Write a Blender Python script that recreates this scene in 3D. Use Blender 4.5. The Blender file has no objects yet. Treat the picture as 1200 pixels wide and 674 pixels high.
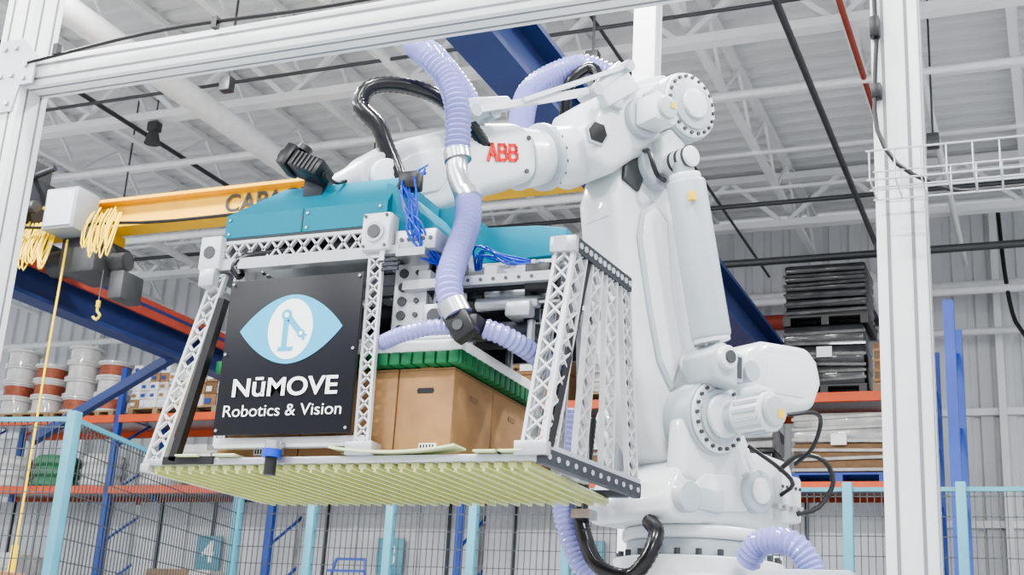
import bpy, bmesh, math, random
from mathutils import Vector, Matrix
random.seed(7)
V=Vector
# ------------------------------------------------------------------ materials
MC={}
def mat(name,col,rough=.5,metal=0.,noise=.06,scale=8.,emis=None,es=1.,coat=0.,bump=0.,spec=.5,trans=0.):
    if name in MC: return MC[name]
    m=bpy.data.materials.new(name); m.use_nodes=True
    nt=m.node_tree; b=nt.nodes['Principled BSDF']
    b.inputs['Roughness'].default_value=rough; b.inputs['Metallic'].default_value=metal
    b.inputs['Specular IOR Level'].default_value=spec
    if coat: b.inputs['Coat Weight'].default_value=coat
    if trans: b.inputs['Transmission Weight'].default_value=trans
    tc=nt.nodes.new('ShaderNodeTexCoord'); nz=nt.nodes.new('ShaderNodeTexNoise')
    nz.inputs['Scale'].default_value=scale; nz.inputs['Detail'].default_value=4
    nt.links.new(tc.outputs['Object'],nz.inputs['Vector'])
    cr=nt.nodes.new('ShaderNodeValToRGB')
    cr.color_ramp.elements[0].position=.3; cr.color_ramp.elements[1].position=.7
    cr.color_ramp.elements[0].color=tuple(max(0,c*(1-noise)) for c in col)+(1,)
    cr.color_ramp.elements[1].color=tuple(min(1,c*(1+noise)) for c in col)+(1,)
    nt.links.new(nz.outputs['Fac'],cr.inputs['Fac']); nt.links.new(cr.outputs['Color'],b.inputs['Base Color'])
    if bump:
        bp=nt.nodes.new('ShaderNodeBump'); bp.inputs['Strength'].default_value=bump; bp.inputs['Distance'].default_value=.01
        nt.links.new(nz.outputs['Fac'],bp.inputs['Height']); nt.links.new(bp.outputs['Normal'],b.inputs['Normal'])
    if emis:
        b.inputs['Emission Color'].default_value=tuple(emis)+(1,); b.inputs['Emission Strength'].default_value=es
    MC[name]=m; return m
ROB=mat('robot_white_paint',(.67,.70,.72),.32,0,.02,3,coat=.3)
ROBG=mat('robot_grey_paint',(.42,.47,.51),.36,0,.03,3,coat=.2)
CAST=mat('dark_cast_metal',(.08,.085,.09),.45,.5)
STEEL=mat('brushed_steel',(.50,.51,.53),.28,.9,.08,20)
ALU=mat('anodised_aluminium',(.46,.48,.51),.35,.5,.04,12)
ALUW=mat('white_aluminium',(.60,.61,.63),.42,.15,.03,6)
FRAMEM=mat('frame_extrusion',(.68,.69,.70),.42,.1,.03,6)
GROOVE=mat('extrusion_groove',(.20,.21,.23),.6,.3)
BLK=mat('black_plastic',(.010,.010,.012),.38)
BLKG=mat('black_hose_rubber',(.008,.008,.01),.22)
DGR=mat('dark_grey_metal',(.04,.045,.055),.4,.4)
TEAL=mat('teal_cover_paint',(.006,.20,.29),.5,0,.04,5,spec=.25)
LTEAL=mat('sign_light_blue',(.05,.36,.58),.4,0,.02)
WHITE=mat('white_paint',(.84,.85,.86),.45,0,.02)
SIGN=mat('black_sign_panel',(.006,.007,.011),.4,spec=.3)
LIL=mat('lilac_hose',(.25,.26,.58),.20,0,.05,10,coat=.5)
GREEN=mat('green_vacuum_foam',(.004,.12,.04),.6,0,.15,60)
SLAT=mat('pale_yellow_slat',(.50,.53,.22),.30,0,.08,15,coat=.2)
APR=mat('pale_green_plastic',(.54,.62,.36),.35,0,.05,10)
CARD=mat('cardboard',(.36,.20,.095),.8,0,.10,14)
CARDD=mat('cardboard_dark',(.22,.13,.07),.85,0,.12,10)
YEL=mat('crane_yellow',(.70,.40,.02),.45,0,.08,4)
YELB=mat('bright_yellow',(.80,.56,.02),.45)
BLUE=mat('blue_steel',(.018,.035,.13),.45,0,.1,4)
BLUER=mat('rack_blue',(.025,.07,.36),.45,0,.08,4)
ORA=mat('rack_orange',(.72,.11,.03),.5,0,.08,4)
REDB=mat('rust_red_steel',(.30,.05,.03),.55,0,.12,5)
RED=mat('logo_red',(.75,.015,.01),.4)
FTEAL=mat('fence_teal',(.08,.26,.34),.45)
WIRE=mat('fence_wire',(.07,.08,.09),.5,.4)
BCAB=mat('blue_cable',(.01,.05,.45),.35)
CEILM=mat('roof_deck_white',(.76,.77,.78),.55,0,.04,1)
JOIST=mat('joist_white',(.82,.83,.84),.5,0,.05,2)
WALLM=mat('wall_siding',(.66,.67,.69),.6,0,.04,.6)
FLOORM=mat('concrete_floor',(.44,.45,.45),.35,0,.12,1.5,bump=.05)
WRAP=mat('stretch_wrap_grey',(.40,.39,.38),.25,0,.25,6,coat=.6,bump=.6)
WRAPB=mat('wrapped_black_goods',(.014,.015,.018),.30,0,.5,5,coat=.3,bump=.9)
SHEET=mat('white_sheet',(.46,.47,.49),.6,0,.14,1.2,bump=.3)
COPP=mat('spool_copper',(.38,.11,.06),.5,.2,.2,20)
WOOD=mat('pallet_wood',(.38,.26,.15),.8,0,.15,8)
CLEAR=mat('dusty_white_wrap',(.66,.64,.63),.3,0,.15,8,coat=.5,bump=.4)
GRNS=mat('green_stock',(.08,.24,.13),.6)
ADDED_LAMP=mat('added_lamp_emitter',(1,1,1),.5,emis=(1,.99,.96),es=8)  # glowing face of the added overhead fixtures
PIPEW=mat('white_pipe',(.80,.81,.82),.4)
TAPE=mat('parcel_tape',(.50,.33,.17),.35)
BOXG=mat('control_box_grey',(.24,.26,.28),.45)

# ------------------------------------------------------------------ builder
class B:
    def __init__(s,name):
        s.name=name; s.bm=bmesh.new(); s.mats=[]
    def mi(s,m):
        if m not in s.mats: s.mats.append(m)
        return s.mats.index(m)
    def _merge(s,t,m,smooth=False,M=None):
        i=s.mi(m)
        if M is not None: bmesh.ops.transform(t,matrix=M,verts=t.verts)
        bmesh.ops.recalc_face_normals(t,faces=t.faces)
        vs={}
        for v in t.verts: vs[v]=s.bm.verts.new(v.co)
        for f in t.faces:
            try:
                g=s.bm.faces.new([vs[v] for v in f.verts]); g.material_index=i; g.smooth=smooth
            except ValueError: pass
        t.free()
    def box(s,lo,hi,m,bev=0.,M=None,seg=2):
        t=bmesh.new(); bmesh.ops.create_cube(t,size=1)
        lo=V(lo);hi=V(hi);c=(lo+hi)/2;d=hi-lo
        for v in t.verts: v.co=V((v.co.x*d.x,v.co.y*d.y,v.co.z*d.z))+c
        if bev: bmesh.ops.bevel(t,geom=t.edges[:],offset=bev,segments=seg,profile=.5,affect='EDGES')
        s._merge(t,m,bool(bev),M)
    def beam(s,p,q,w,h,m,up=(0,0,1),bev=0.):
        p=V(p);q=V(q);d=q-p;L=d.length
        if L<1e-5:return
        z=d.normalized();u=V(up)
        if abs(z.dot(u))>.98:u=V((0,1,0))
        x=u.cross(z).normalized();y=z.cross(x)
        M=Matrix(((x.x,y.x,z.x,p.x),(x.y,y.y,z.y,p.y),(x.z,y.z,z.z,p.z),(0,0,0,1)))
        s.box((-w/2,-h/2,0),(w/2,h/2,L),m,bev,M)
    def cyl(s,p,q,r,m,r2=None,n=28,bev=0.):
        p=V(p);q=V(q);d=q-p;L=d.length
        t=bmesh.new(); bmesh.ops.create_cone(t,cap_ends=True,segments=n,radius1=r,radius2=r if r2 is None else r2,depth=L)
        if bev:
            es=[e for e in t.edges if any(len(f.verts)>4 for f in e.link_faces)]
            bmesh.ops.bevel(t,geom=es,offset=bev,segments=3,profile=.5,affect='EDGES')
        M=Matrix.Translation((p+q)/2)@d.to_track_quat('Z','Y').to_matrix().to_4x4()
        s._merge(t,m,True,M)
    def prism(s,poly,lo,hi,m,f,bev=0.,seg=3,side=True):
        """poly: 2-D outline; f(a,b,c)->3-D point; extruded from c=lo to hi"""
        t=bmesh.new()
        A=[t.verts.new(f(a,b,lo)) for a,b in poly]; C=[t.verts.new(f(a,b,hi)) for a,b in poly]
        t.faces.new(A); t.faces.new(C[::-1]); n=len(poly)
        for i in range(n): t.faces.new([A[i],C[i],C[(i+1)%n],A[(i+1)%n]])
        bmesh.ops.recalc_face_normals(t,faces=t.faces)
        if bev:
            es=[e for e in t.edges if len(e.link_faces)==2 and e.calc_face_angle(0)>.6]
            bmesh.ops.bevel(t,geom=es,offset=bev,segments=seg,profile=.5,affect='EDGES',clamp_overlap=True)
        s._merge(t,m,bool(bev))
    def loft(s,rects,m):
        """stack of rectangles (x0,x1,y0,y1,z)"""
        t=bmesh.new(); R=[[t.verts.new(c) for c in((x0,y0,z),(x1,y0,z),(x1,y1,z),(x0,y1,z))] for x0,x1,y0,y1,z in rects]
        t.faces.new(R[0][::-1]); t.faces.new(R[-1])
        for a,b in zip(R,R[1:]):
            for k in range(4): t.faces.new([a[k],a[(k+1)%4],b[(k+1)%4],b[k]])
        s._merge(t,m)
    def tube(s,pts,r,m,n=14,rib=0.,step=.02,cap=True):
        P=[V(p) for p in pts]
        Q=[P[0]*2-P[1]]+P+[P[-1]*2-P[-2]]
        out=[]
        for i in range(1,len(Q)-2):
            a,b,c,d=Q[i-1:i+3]; L=(c-b).length; k=max(2,int(L/step))
            for j in range(k):
                t=j/k
                out.append(.5*((2*b)+(c-a)*t+(2*a-5*b+4*c-d)*t*t+(-a+3*b-3*c+d)*t**3))
        out.append(P[-1])
        i0=s.mi(m); rings=[]; nrm=None
        for i,p in enumerate(out):
            T=(out[min(i+1,len(out)-1)]-out[max(i-1,0)]).normalized()
            if nrm is None: nrm=T.orthogonal().normalized()
            else: nrm=(nrm-T*nrm.dot(T)).normalized()
            bn=T.cross(nrm); rr=r*(1+(rib if i%2 else -rib))
            rings.append([s.bm.verts.new(p+(nrm*math.cos(2*math.pi*k/n)+bn*math.sin(2*math.pi*k/n))*rr) for k in range(n)])
        for a,b in zip(rings,rings[1:]):
            for k in range(n):
                f=s.bm.faces.new([a[k],a[(k+1)%n],b[(k+1)%n],b[k]]); f.material_index=i0; f.smooth=True
        if cap:
            for R in (rings[0][::-1],rings[-1]):
                f=s.bm.faces.new(R); f.material_index=i0
    def lattice(s,a0,a1,b0,b1,m,n=8,w=.018,th=.02,cross=True,up=(0,1,0)):
        a0,a1,b0,b1=map(V,(a0,a1,b0,b1))
        s.beam(a0,a1,w,th,m,up); s.beam(b0,b1,w,th,m,up); s.beam(a0,b0,w,th,m,up); s.beam(a1,b1,w,th,m,up)
        for i in range(n):
            p=a0.lerp(a1,i/n);q=b0.lerp(b1,(i+1)/n)
            p2=b0.lerp(b1,i/n);q2=a0.lerp(a1,(i+1)/n)
            if cross or i%2==0: s.beam(p,q,w*.6,th*.8,m,up)
            if cross or i%2==1: s.beam(p2,q2,w*.6,th*.8,m,up)
    def done(s,origin=(0,0,0),rotz=0.,parent=None,keep=False):
        me=bpy.data.meshes.new(s.name)
        o=V(origin)
        if not keep:
            for v in s.bm.verts: v.co-=o
        s.bm.normal_update()
        for e in s.bm.edges:
            if len(e.link_faces)==2 and e.calc_face_angle(0)>.7: e.smooth=False
        s.bm.to_mesh(me); s.bm.free()
        for m in s.mats: me.materials.append(m)
        ob=bpy.data.objects.new(s.name,me); bpy.context.collection.objects.link(ob)
        ob.location=o; ob.rotation_euler[2]=rotz
        if parent: ob.parent=parent; ob.location=o-parent.location
        return ob
def text(name,body,loc,size,m,rot,parent,ext=.001,width=None,bold=0.,al='CENTER'):
    c=bpy.data.curves.new(name,'FONT'); c.body=body; c.size=size; c.extrude=ext; c.align_x=al; c.align_y='CENTER'; c.offset=bold
    o=bpy.data.objects.new(name,c); bpy.context.collection.objects.link(o); c.materials.append(m)
    o.rotation_euler=rot
    if width:
        bpy.context.view_layer.update()
        o.scale[0]=width/max(o.dimensions.x,1e-4)
    o.parent=parent; o.location=V(loc)-parent.location
    return o

# ------------------------------------------------------------------ building shell
b=B('floor'); b.box((-24,-6,-.1),(8,19.4,0),FLOORM); b.done((-8,6,0))
b=B('wall_back')
prof=[];x=-24
while x<8:
    prof+=[(x,19.2),(x+.16,19.2),(x+.19,19.25),(x+.27,19.25)]; x+=.3
prof+=[(8,19.2),(8,19.4),(-24,19.4)]
b.prism(prof,0,8.0,WALLM,lambda a,c,z:(a,c,z))
b.done((-8,19.2,0))
b=B('ceiling')
prof=[];y=-6
while y<19.2:
    prof+=[(y,8.0),(y+.11,8.0),(y+.14,8.09),(y+.27,8.09)]; y+=.3
prof+=[(19.4,8.09),(19.4,8.2),(-6,8.2)]
b.prism(prof,-24,8,CEILM,lambda a,c,x:(x,a,c))
b.done((-8,6,8))
b=B('roof_joists')
x=-21.8
while x<6:
    b.beam((x,1,7.93),(x,19.1,7.93),.11,.07,JOIST); b.beam((x,1,7.30),(x,19.1,7.30),.09,.06,JOIST)
    n=24
    for i in range(n):
        y0=1+18.1*i/n;y1=1+18.1*(i+1)/n
        b.beam((x,y0,7.93 if i%2 else 7.30),(x,y1,7.30 if i%2 else 7.93),.035,.035,JOIST)
    x+=1.55
for y in (5.5,11.5,17.0):
    b.beam((-23,y,7.1),(7,y,7.1),.16,.10,JOIST); b.beam((-23,y,7.8),(7,y,7.8),.16,.10,JOIST)
    for i in range(38):
        x0=-23+30*i/38;x1=-23+30*(i+1)/38
        b.beam((x0,y,7.1 if i%2 else 7.8),(x1,y,7.8 if i%2 else 7.1),.06,.06,JOIST)
for y in (8.6,10.1,13.2,14.8,16.0):
    b.beam((-23,y,7.25),(7,y,7.25),.04,.04,JOIST)
b.done((-8,10,7.6))
b=B('ceiling_pipes')
def pipe(pts,r,m): b.tube(pts,r,m,10,0,.5)
pipe([(-8.4,5,6.6),(-8.4,19,6.6)],.14,PIPEW)
pipe([(-6.2,5,6.9),(-6.2,19,6.9)],.05,PIPEW)
pipe([(-5.0,5,7.1),(-5.0,19,7.1)],.03,CAST)
pipe([(-12.2,5,6.7),(-12.2,19,6.7)],.06,PIPEW)
pipe([(-10.2,5,7.0),(-10.2,19,7.0)],.03,CAST)
pipe([(-2.0,5,6.6),(-2.0,19,6.6)],.035,CAST)
pipe([(-1.55,5,6.9),(-1.55,19,6.9)],.03,REDB)
pipe([(-1.0,5,7.0),(-1.0,19,7.0)],.04,PIPEW)
pipe([(-20,18.4,6.4),(6,18.4,6.4)],.06,PIPEW)
pipe([(-20,12.4,6.9),(4,12.4,6.9)],.045,PIPEW)
pipe([(-20,15.4,6.8),(4,15.4,6.8)],.03,CAST)
pipe([(-7.5,15.8,6.15),(4,15.8,6.15)],.05,CAST)
pipe([(-20,10.6,6.9),(4,10.6,6.9)],.02,CAST)
pipe([(-20,13.9,6.5),(-4,13.9,6.5)],.05,PIPEW)
pipe([(-3.9,5,7.0),(-3.9,19,7.0)],.02,CAST)
for x,y in((-3.6,9.8),(-4.4,10.2),(-7.2,9.3),(-.9,12.4),(-1.8,15.4),(-11,12.4)):
    b.cyl((x,y,6.2),(x,y,7.95),.012,CAST,n=6); b.box((x-.06,y-.05,6.05),(x+.06,y+.05,6.2),CAST,.01)
b.done((-6,12,6.5))
b=B('wall_pipes')
pipe([(-9,18.7,6.55),(6,18.7,6.55)],.08,PIPEW)
pipe([(-9,18.8,5.9),(5,18.8,5.9)],.05,PIPEW)
pipe([(-20,18.8,5.6),(-9,18.8,5.6)],.07,PIPEW)
pipe([(-4.6,18.5,6.1),(-2.7,18.5,6.1)],.12,REDB); pipe([(-2.7,18.5,6.1),(-2.2,18.5,6.1)],.13,CAST)
b.tube([(-2.9,18.4,6.7),(-2.45,18.4,6.7),(-2.2,18.4,6.5),(-2.1,18.4,6.2),(-1.7,18.4,5.2),(-1.6,18.4,4.4)],.14,PIPEW,14,0,.15)
b.tube([(-.5,18.5,7.6),(-.45,18.4,6.6),(-.35,18.4,5.9),(-.1,18.4,5.6),(.1,18.4,5.9),(.1,18.4,6.4)],.03,BLK,8,0,.15)
for x in(-.6,.4,1.4,2.4,-6,-12,-17): b.beam((x,19.1,0),(x,19.1,7.9),.10,.12,JOIST)
for z in(1.6,3.2,4.8): b.beam((-20,19.15,z),(6,19.15,z),.06,.10,JOIST)
b.done((-2,18.6,6))
b=B('steel_column')
x0,y0=-2.46,7.8
b.box((x0-.08,y0-.08,0),(x0+.08,y0-.05,8),JOIST); b.box((x0-.08,y0+.05,0),(x0+.08,y0+.08,8),JOIST); b.box((x0-.02,y0-.05,0),(x0+.02,y0+.05,8),JOIST)
b.box((x0-.2,y0-.2,0),(x0+.2,y0+.2,.03),JOIST); b.done((x0,y0,0))
def added_lamp(x,y,z=7.0,power=260,sz=1.2):  # invented ceiling fixture, added out of view to light the hall
    b=B('added_overhead_lamp'); b.box((x-sz/2,y-.2,z),(x+sz/2,y+.2,z+.08),WHITE,.01); b.box((x-sz/2+.03,y-.17,z-.012),(x+sz/2-.03,y+.17,z),ADDED_LAMP)
    for dx in(-.4,.4): b.cyl((x+dx,y,z+.08),(x+dx,y,7.99),.008,CAST,n=6)
    o=b.done((x,y,z))
    L=bpy.data.lights.new('added_overhead_light','AREA'); L.shape='RECTANGLE'; L.size=sz;L.size_y=.5; L.energy=power; L.color=(1,.99,.97)
    lo=bpy.data.objects.new('added_overhead_light',L); bpy.context.collection.objects.link(lo); lo.parent=o; lo.location=(0,0,-.05)
for x in(-12,-7.5,-3,1.5):
    for y in(-2,2.5,7.2): added_lamp(x,y,6.95,400)
for (x,y,z) in((-9.9,11.5,6.75),(-7.6,12.9,6.6)):
    b=B('ceiling_speaker'); b.cyl((x,y,z),(x,y,z+.16),.10,CAST,.06,16); b.box((x-.07,y-.06,z+.16),(x+.07,y+.06,z+.28),CAST,.01); b.cyl((x,y,z+.28),(x,y,7.33),.010,CAST,n=6); b.done((x,y,z))

# ------------------------------------------------------------------ crane
b=B('crane_runway')
def ibeamY(x,y0,y1,z,h,w,m,m2=None):
    b.box((x-w/2,y0,z-.02),(x+w/2,y1,z+.02),m2 or m); b.box((x-w/2,y0,z+h-.04),(x+w/2,y1,z+h),m); b.box((x-.015,y0,z+.02),(x+.015,y1,z+h-.04),m)
ibeamY(-3.02,5.6,19,4.36,.42,.30,BLUE)
b.done((-3,12,4.4))
b=B('crane_runway')
ibeamY(-9.1,5.5,19,4.02,.40,.24,BLUE)
b.box((-9.2,5.5,4.42),(-9.0,19,4.49),REDB); b.box((-8.96,5.5,4.27),(-8.93,19,4.36),REDB)
b.beam((-9.1,16.0,4.1),(-11.2,16.0,2.9),.12,.12,BLUE)
b.beam((-9.1,11.5,4.05),(-11.0,11.5,3.1),.10,.10,BLUE)
b.done((-9.1,12,4.4))
b=B('bridge_crane')
b.box((-9.2,8.97,4.58),(-3.0,9.03,4.83),YEL); b.box((-9.2,8.88,4.56),(-3.0,9.12,4.59),YEL); b.box((-9.2,8.88,4.82),(-3.0,9.12,4.85),YEL)
for x in(-9.1,-3.02): b.box((x-.1,8.5,4.50),(x+.1,9.5,4.60),DGR,.01)
cr=b.done((-6,9,4.7))
text('capacity_text','CAPACITY 2 TON',(-6.78,8.955,4.70),.24,BLK,(math.pi/2,0,0),cr,bold=.004,al='LEFT')
b=B('chain_hoist')
b.box((-8.42,8.75,4.10),(-8.0,9.25,4.45),CAST,.03); b.cyl((-8.42,9,4.28),(-8.7,9,4.28),.13,DGR,n=18); b.cyl((-8.0,9,4.25),(-7.82,9,4.25),.09,CAST,n=18)
b.box((-9.1,8.7,4.5),(-8.85,9.1,5.1),DGR,.02); b.box((-9.3,8.6,4.9),(-8.9,9.0,5.3),CAST,.04); b.cyl((-9.05,8.65,4.75),(-8.7,8.65,4.75),.06,CAST,n=14)
b.box((-9.35,8.5,4.62),(-9.0,8.7,4.85),CAST,.03); b.cyl((-9.2,8.7,5.0),(-8.6,8.7,5.15),.03,DGR,n=10)
b.box((-8.35,8.8,4.40),(-8.05,9.2,4.57),YEL,.02)
b.box((-7.88,8.85,3.85),(-7.72,9.15,4.12),CAST,.02)
b.cyl((-8.0,8.9,4.15),(-8.0,8.9,3.80),.008,CAST,n=6); b.cyl((-8.0,8.9,3.85),(-8.0,8.9,3.79),.022,YELB,n=12)
b.tube([(-8.0,8.9,3.80),(-8.0,8.9,3.75),(-7.96,8.9,3.71),(-8.0,8.9,3.67),(-8.04,8.9,3.70)],.013,YELB,8)
b.box((-8.45,8.5,4.44),(-8.08,8.8,4.84),BOXG,.01); b.box((-8.42,8.49,4.47),(-8.11,8.5,4.81),ROBG)
g=lambda s: random.uniform(-s,s)
for i in range(14):
    x=-8.85+.03*i+g(.02)
    b.tube([(x,8.7,4.6+g(.03)),(x-.03+g(.02),8.62,4.33+g(.06)),(x+.02,8.6,4.16+g(.07)),(x+.05,8.65,4.33+g(.05)),(x+.04,8.7,4.6)],.008,YELB,6,0,.06)
for i in range(11):
    x=-8.05+.03*i+g(.02)
    b.tube([(x,8.7,4.66+g(.04)),(x-.02,8.64,4.45+g(.04)),(x+.03,8.62,4.22+g(.07)),(x+.05,8.7,4.62)],.007,YELB,6,0,.06)
b.tube([(-8.30,8.7,4.4),(-8.31,8.7,3.3),(-8.30,8.7,2.2),(-8.30,8.7,1.6)],.011,YELB,6,0,.2)
b.cyl((-8.3,8.7,1.6),(-8.3,8.7,1.3),.035,YELB,n=8)
b.tube([(-9.3,8.6,4.6),(-8.5,8.6,4.5),(-7.9,8.7,4.53),(-7.2,8.75,4.51),(-5.5,8.8,4.54)],.015,BLK,6,0,.2)
b.done((-8.5,9,4.5))

# ------------------------------------------------------------------ racks
b=B('pallet_rack')
ux=[-15.6,-12.75,-9.9,-7.05,-4.2,-1.25]
for x in ux:
    for y in(15.0,16.1):
        b.box((x-.045,y-.04,0),(x+.045,y+.04,4.9 if x>-2 or x<-12 else 4.45),BLUER)
    for k in range(6): b.beam((x,15.0,.2+.7*k),(x,16.1,.2+.7*(k+1)) ,.03,.03,BLUER)
for x0,x1 in zip(ux,ux[1:]):
    for z in(3.02,4.07):
        for y in(14.97,16.13): b.box((x0+.045,y-.03,z),(x1-.045,y+.03,z+.11),ORA)
        b.box((x0+.05,15.0,z+.09),(x1-.05,16.1,z+.115),STEEL)
    b.box((x0+.045,15.7,.4),(x1-.045,15.72,3.0),SHEET)
    for k in range(1,6): b.box((x0+k*.475-.02,15.66,.4),(x0+k*.475+.02,15.70,3.0),DGR if k%2 else SHEET)
b.done((-8,15.5,0))
b=B('rack_upright')
b.box((-.90,12.7,0),(-.80,12.80,4.55),BLUER)
b.box((-.90,13.8,0),(-.80,13.90,4.55),BLUER)
for k in range(5): b.beam((-.85,12.75,.3+.8*k),(-.85,13.85,1.1+.8*k),.04,.04,BLUER)
b.box((-.92,12.68,0),(-.78,12.70,.4),YEL)
b.done((-.85,12.8,0))
for i,(x,t) in enumerate(((-11.3,'4'),(-8.35,'3'),(-5.5,'2'))):
    b=B('bay_number_sign'); b.box((x-.2,15.60,2.02),(x+.2,15.64,2.5),FTEAL,.004); s=b.done((x,15.62,2.26))
    text('numeral',t,(x,15.595,2.26),.42,WHITE,(math.pi/2,0,0),s,bold=.01)
def pallet(b,x0,x1,y0,y1,z,m=WOOD):
    for k in range(5):
        yy=y0+.04+(y1-y0-.08)*k/4; b.box((x0,yy-.04,z+.10),(x1,yy+.04,z+.125),m)
    for k in range(3):
        xx=x0+.05+(x1-x0-.1)*k/2; b.box((xx-.045,y0,z),(xx+.045,y1,z+.10),m)
def wrapped(x,z,w,h,m=WRAP,m2=CARDD,y=15.1,pm=WOOD,label=True,name='wrapped_pallet',rows=None):
    b=B(name); pallet(b,x-w/2,x+w/2,y,y+.85,z,pm); n=rows or max(1,int(h/.28)); cols=1 if rows else max(2,int(w/.32))
    for i in range(n):
        for j in range(cols):
            jj=random.uniform(-.012,.012)
            b.box((x-w/2+.02+j*(w-.04)/cols+.003,y+.03+jj,z+.125+i*h/n),(x-w/2+.02+(j+1)*(w-.04)/cols-.003,y+.80,z+.125+(i+1)*h/n-(.002 if rows else .006)),random.choice((m,m,m2)),.03 if rows else .015)
    for i in range(int(h/.12)):
        zz=z+.16+i*.12; b.beam((x-w/2+.01,y+.012,zz),(x+w/2-.01,y+.012,zz+random.uniform(-.05,.05)),.006,.035,m)
    if label: b.box((x-.08,y-.012,z+.125+h*.45),(x+.10,y-.006,z+.125+h*.45+.13),WHITE)
    return b.done((x,y+.4,z))
wrapped(-2.45,4.19,1.0,.74,WRAPB,WRAPB,15.1,BLK,rows=3); wrapped(-2.43,5.06,1.02,.66,WRAPB,WRAPB,15.12,BLK,rows=6,label=False)
wrapped(-1.68,4.19,.42,.50,CARD,CARDD,15.1,label=False)
wrapped(-2.3,3.135,1.1,.72,WRAP,CARDD,15.1,BLUER,rows=4); wrapped(-3.5,3.135,.9,.62,WRAPB,WRAP,15.1,rows=2)
wrapped(-5.3,3.135,1.0,.7,WRAP,CARDD,15.1); wrapped(-6.4,3.135,.8,.6,CARD,CARDD,15.1)
wrapped(-5.0,4.19,1.0,.6,WRAP,CARD); wrapped(-6.3,4.19,1.0,.7,CARD,CARDD)
wrapped(-8.0,4.19,1.0,.7,CARD,WRAP); wrapped(-9.2,4.19,.9,.6,WRAP,CARD)
def small_boxes(x,z,w,h,rows,cols,ms):
    b=B('small_box_stack'); y=15.1; pallet(b,x-w/2,x+w/2,y,y+.8,z)
    for i in range(rows):
        for j in range(cols):
            if i==rows-1 and random.random()<.3: continue
            bx=x-w/2+j*w/cols; bz=z+.125+i*h/rows
            b.box((bx+.006,y+g(.01)+.02,bz),(bx+w/cols-.006,y+.7,bz+h/rows-.006),random.choice(ms),.005)
            b.box((bx+.03,y+.004,bz+.03),(bx+w/cols*.6,y+.01,bz+h/rows*.6),random.choice((WHITE,BLUER,CARD)))
    b.done((x,y+.4,z))
small_boxes(-12.2,4.19,1.0,.66,5,6,(WHITE,CLEAR,WHITE,CARD)); small_boxes(-11.15,4.19,.85,.72,4,4,(CARD,CARDD,CLEAR)); small_boxes(-10.35,4.19,.6,.5,3,3,(CARD,WRAP,WHITE))
def spools(x,z,n=3,r=.28):
    b=B('cable_spool_stack'); y=15.45
    pallet(b,x-r-.03,x+r+.03,y-r,y+r,z)
    zz=z+.125
    for i in range(n):
        w=random.random()<.35
        b.cyl((x,y,zz),(x,y,zz+.035),r,CLEAR,n=24); b.cyl((x,y,zz+.035),(x,y,zz+.225),r*.84,CLEAR if w else COPP,n=24); b.cyl((x,y,zz+.225),(x,y,zz+.26),r,CLEAR,n=24)
        if not w:
            for a in range(4): b.cyl((x,y,zz+.06+.045*a),(x,y,zz+.072+.045*a),r*.86,COPP,n=24)
            b.cyl((x,y,zz+.20),(x,y,zz+.226),r*.9,CLEAR,n=24)
        zz+=.265
    b.done((x,y,z))
for x,n in((-15.2,4),(-14.58,3),(-13.95,4),(-13.33,3)): spools(x,4.185,n)
def tires(x,z,m,n=3,r=.36):
    b=B('stacked_coils'); y=15.5
    for i in range(n):
        ring=[(x+r*.75*math.cos(a*math.pi/8),y+r*.75*math.sin(a*math.pi/8),z+.10+.17*i) for a in range(17)]
        b.tube(ring,.09,m,8,0,.1,False)
    b.done((x,y,z))
tires(-15.1,3.135,CLEAR,3);tires(-14.2,3.135,GRNS,3);tires(-13.3,3.135,CLEAR,3)
tires(-12.2,3.135,CLEAR,2);wrapped(-11.2,3.135,.9,.5,CLEAR,WRAP);small_boxes(-10.4,3.135,.6,.6,3,3,(CARD,CARDD));tires(-9.3,3.135,CLEAR,3);wrapped(-8.2,3.135,.9,.6,WRAP,CARD)
wrapped(-13.6,0,1.1,1.9,WRAP,CARDD,13.6);wrapped(-10.0,0,1.0,1.7,CARDD,WRAP,13.2); wrapped(-3.2,0,1.2,2.0,WRAP,CLEAR,13.4)
wrapped(-8.6,0,.8,1.25,CARD,CARDD,8.0)
b=B('hand_truck')
for dx in(-.25,.25): b.tube([(-8.0+dx,13.8,.1),(-8.0+dx,13.9,1.6),(-8.0+dx*.8,13.95,2.05)],.02,BLUER,8,0,.2)
for z in(.4,.9,1.4,1.9): b.beam((-8.25,13.85,z),(-7.75,13.85,z),.02,.03,BLUER)
b.beam((-8.2,13.95,2.05),(-7.8,13.95,2.05),.03,.03,BLUER); b.box((-8.3,13.5,.03),(-7.7,13.85,.06),BLUER)
for dx in(-.3,.3): b.cyl((-8.0+dx-.03,13.9,.12),(-8.0+dx+.03,13.9,.12),.12,BLK,n=16)
b.done((-8,13.8,0))

# ------------------------------------------------------------------ safety fence
b=B('safety_fence')
H=2.2
def panel(p,q):
    p=V(p);q=V(q);d=(q-p);L=d.length;d.normalize()
    for z in(.18,H-.03): b.beam(p+V((0,0,z)),q+V((0,0,z)),.03,.03,FTEAL if z>1 else WIRE)
    n=int(L/.05)
    for i in range(1,n): b.beam(p+d*(i*L/n)+V((0,0,.18)),p+d*(i*L/n)+V((0,0,H-.03)),.006,.006,WIRE)
    for k in range(14):
        z=.3+k*.14; b.beam(p+V((0,0,z)),q+V((0,0,z)),.006,.006,WIRE)
def post(x,y,h=H+.02):
    b.box((x-.035,y-.035,0),(x+.035,y+.035,h),FTEAL,.004); b.box((x-.09,y-.09,0),(x+.09,y+.09,.012),FTEAL)
xs=[-6.55,-5.8,-5.05,-4.3,-3.5,-2.8,-2.1,-1.37,-.6,.2,1.0]
for x in xs: post(x,9.4)
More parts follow.
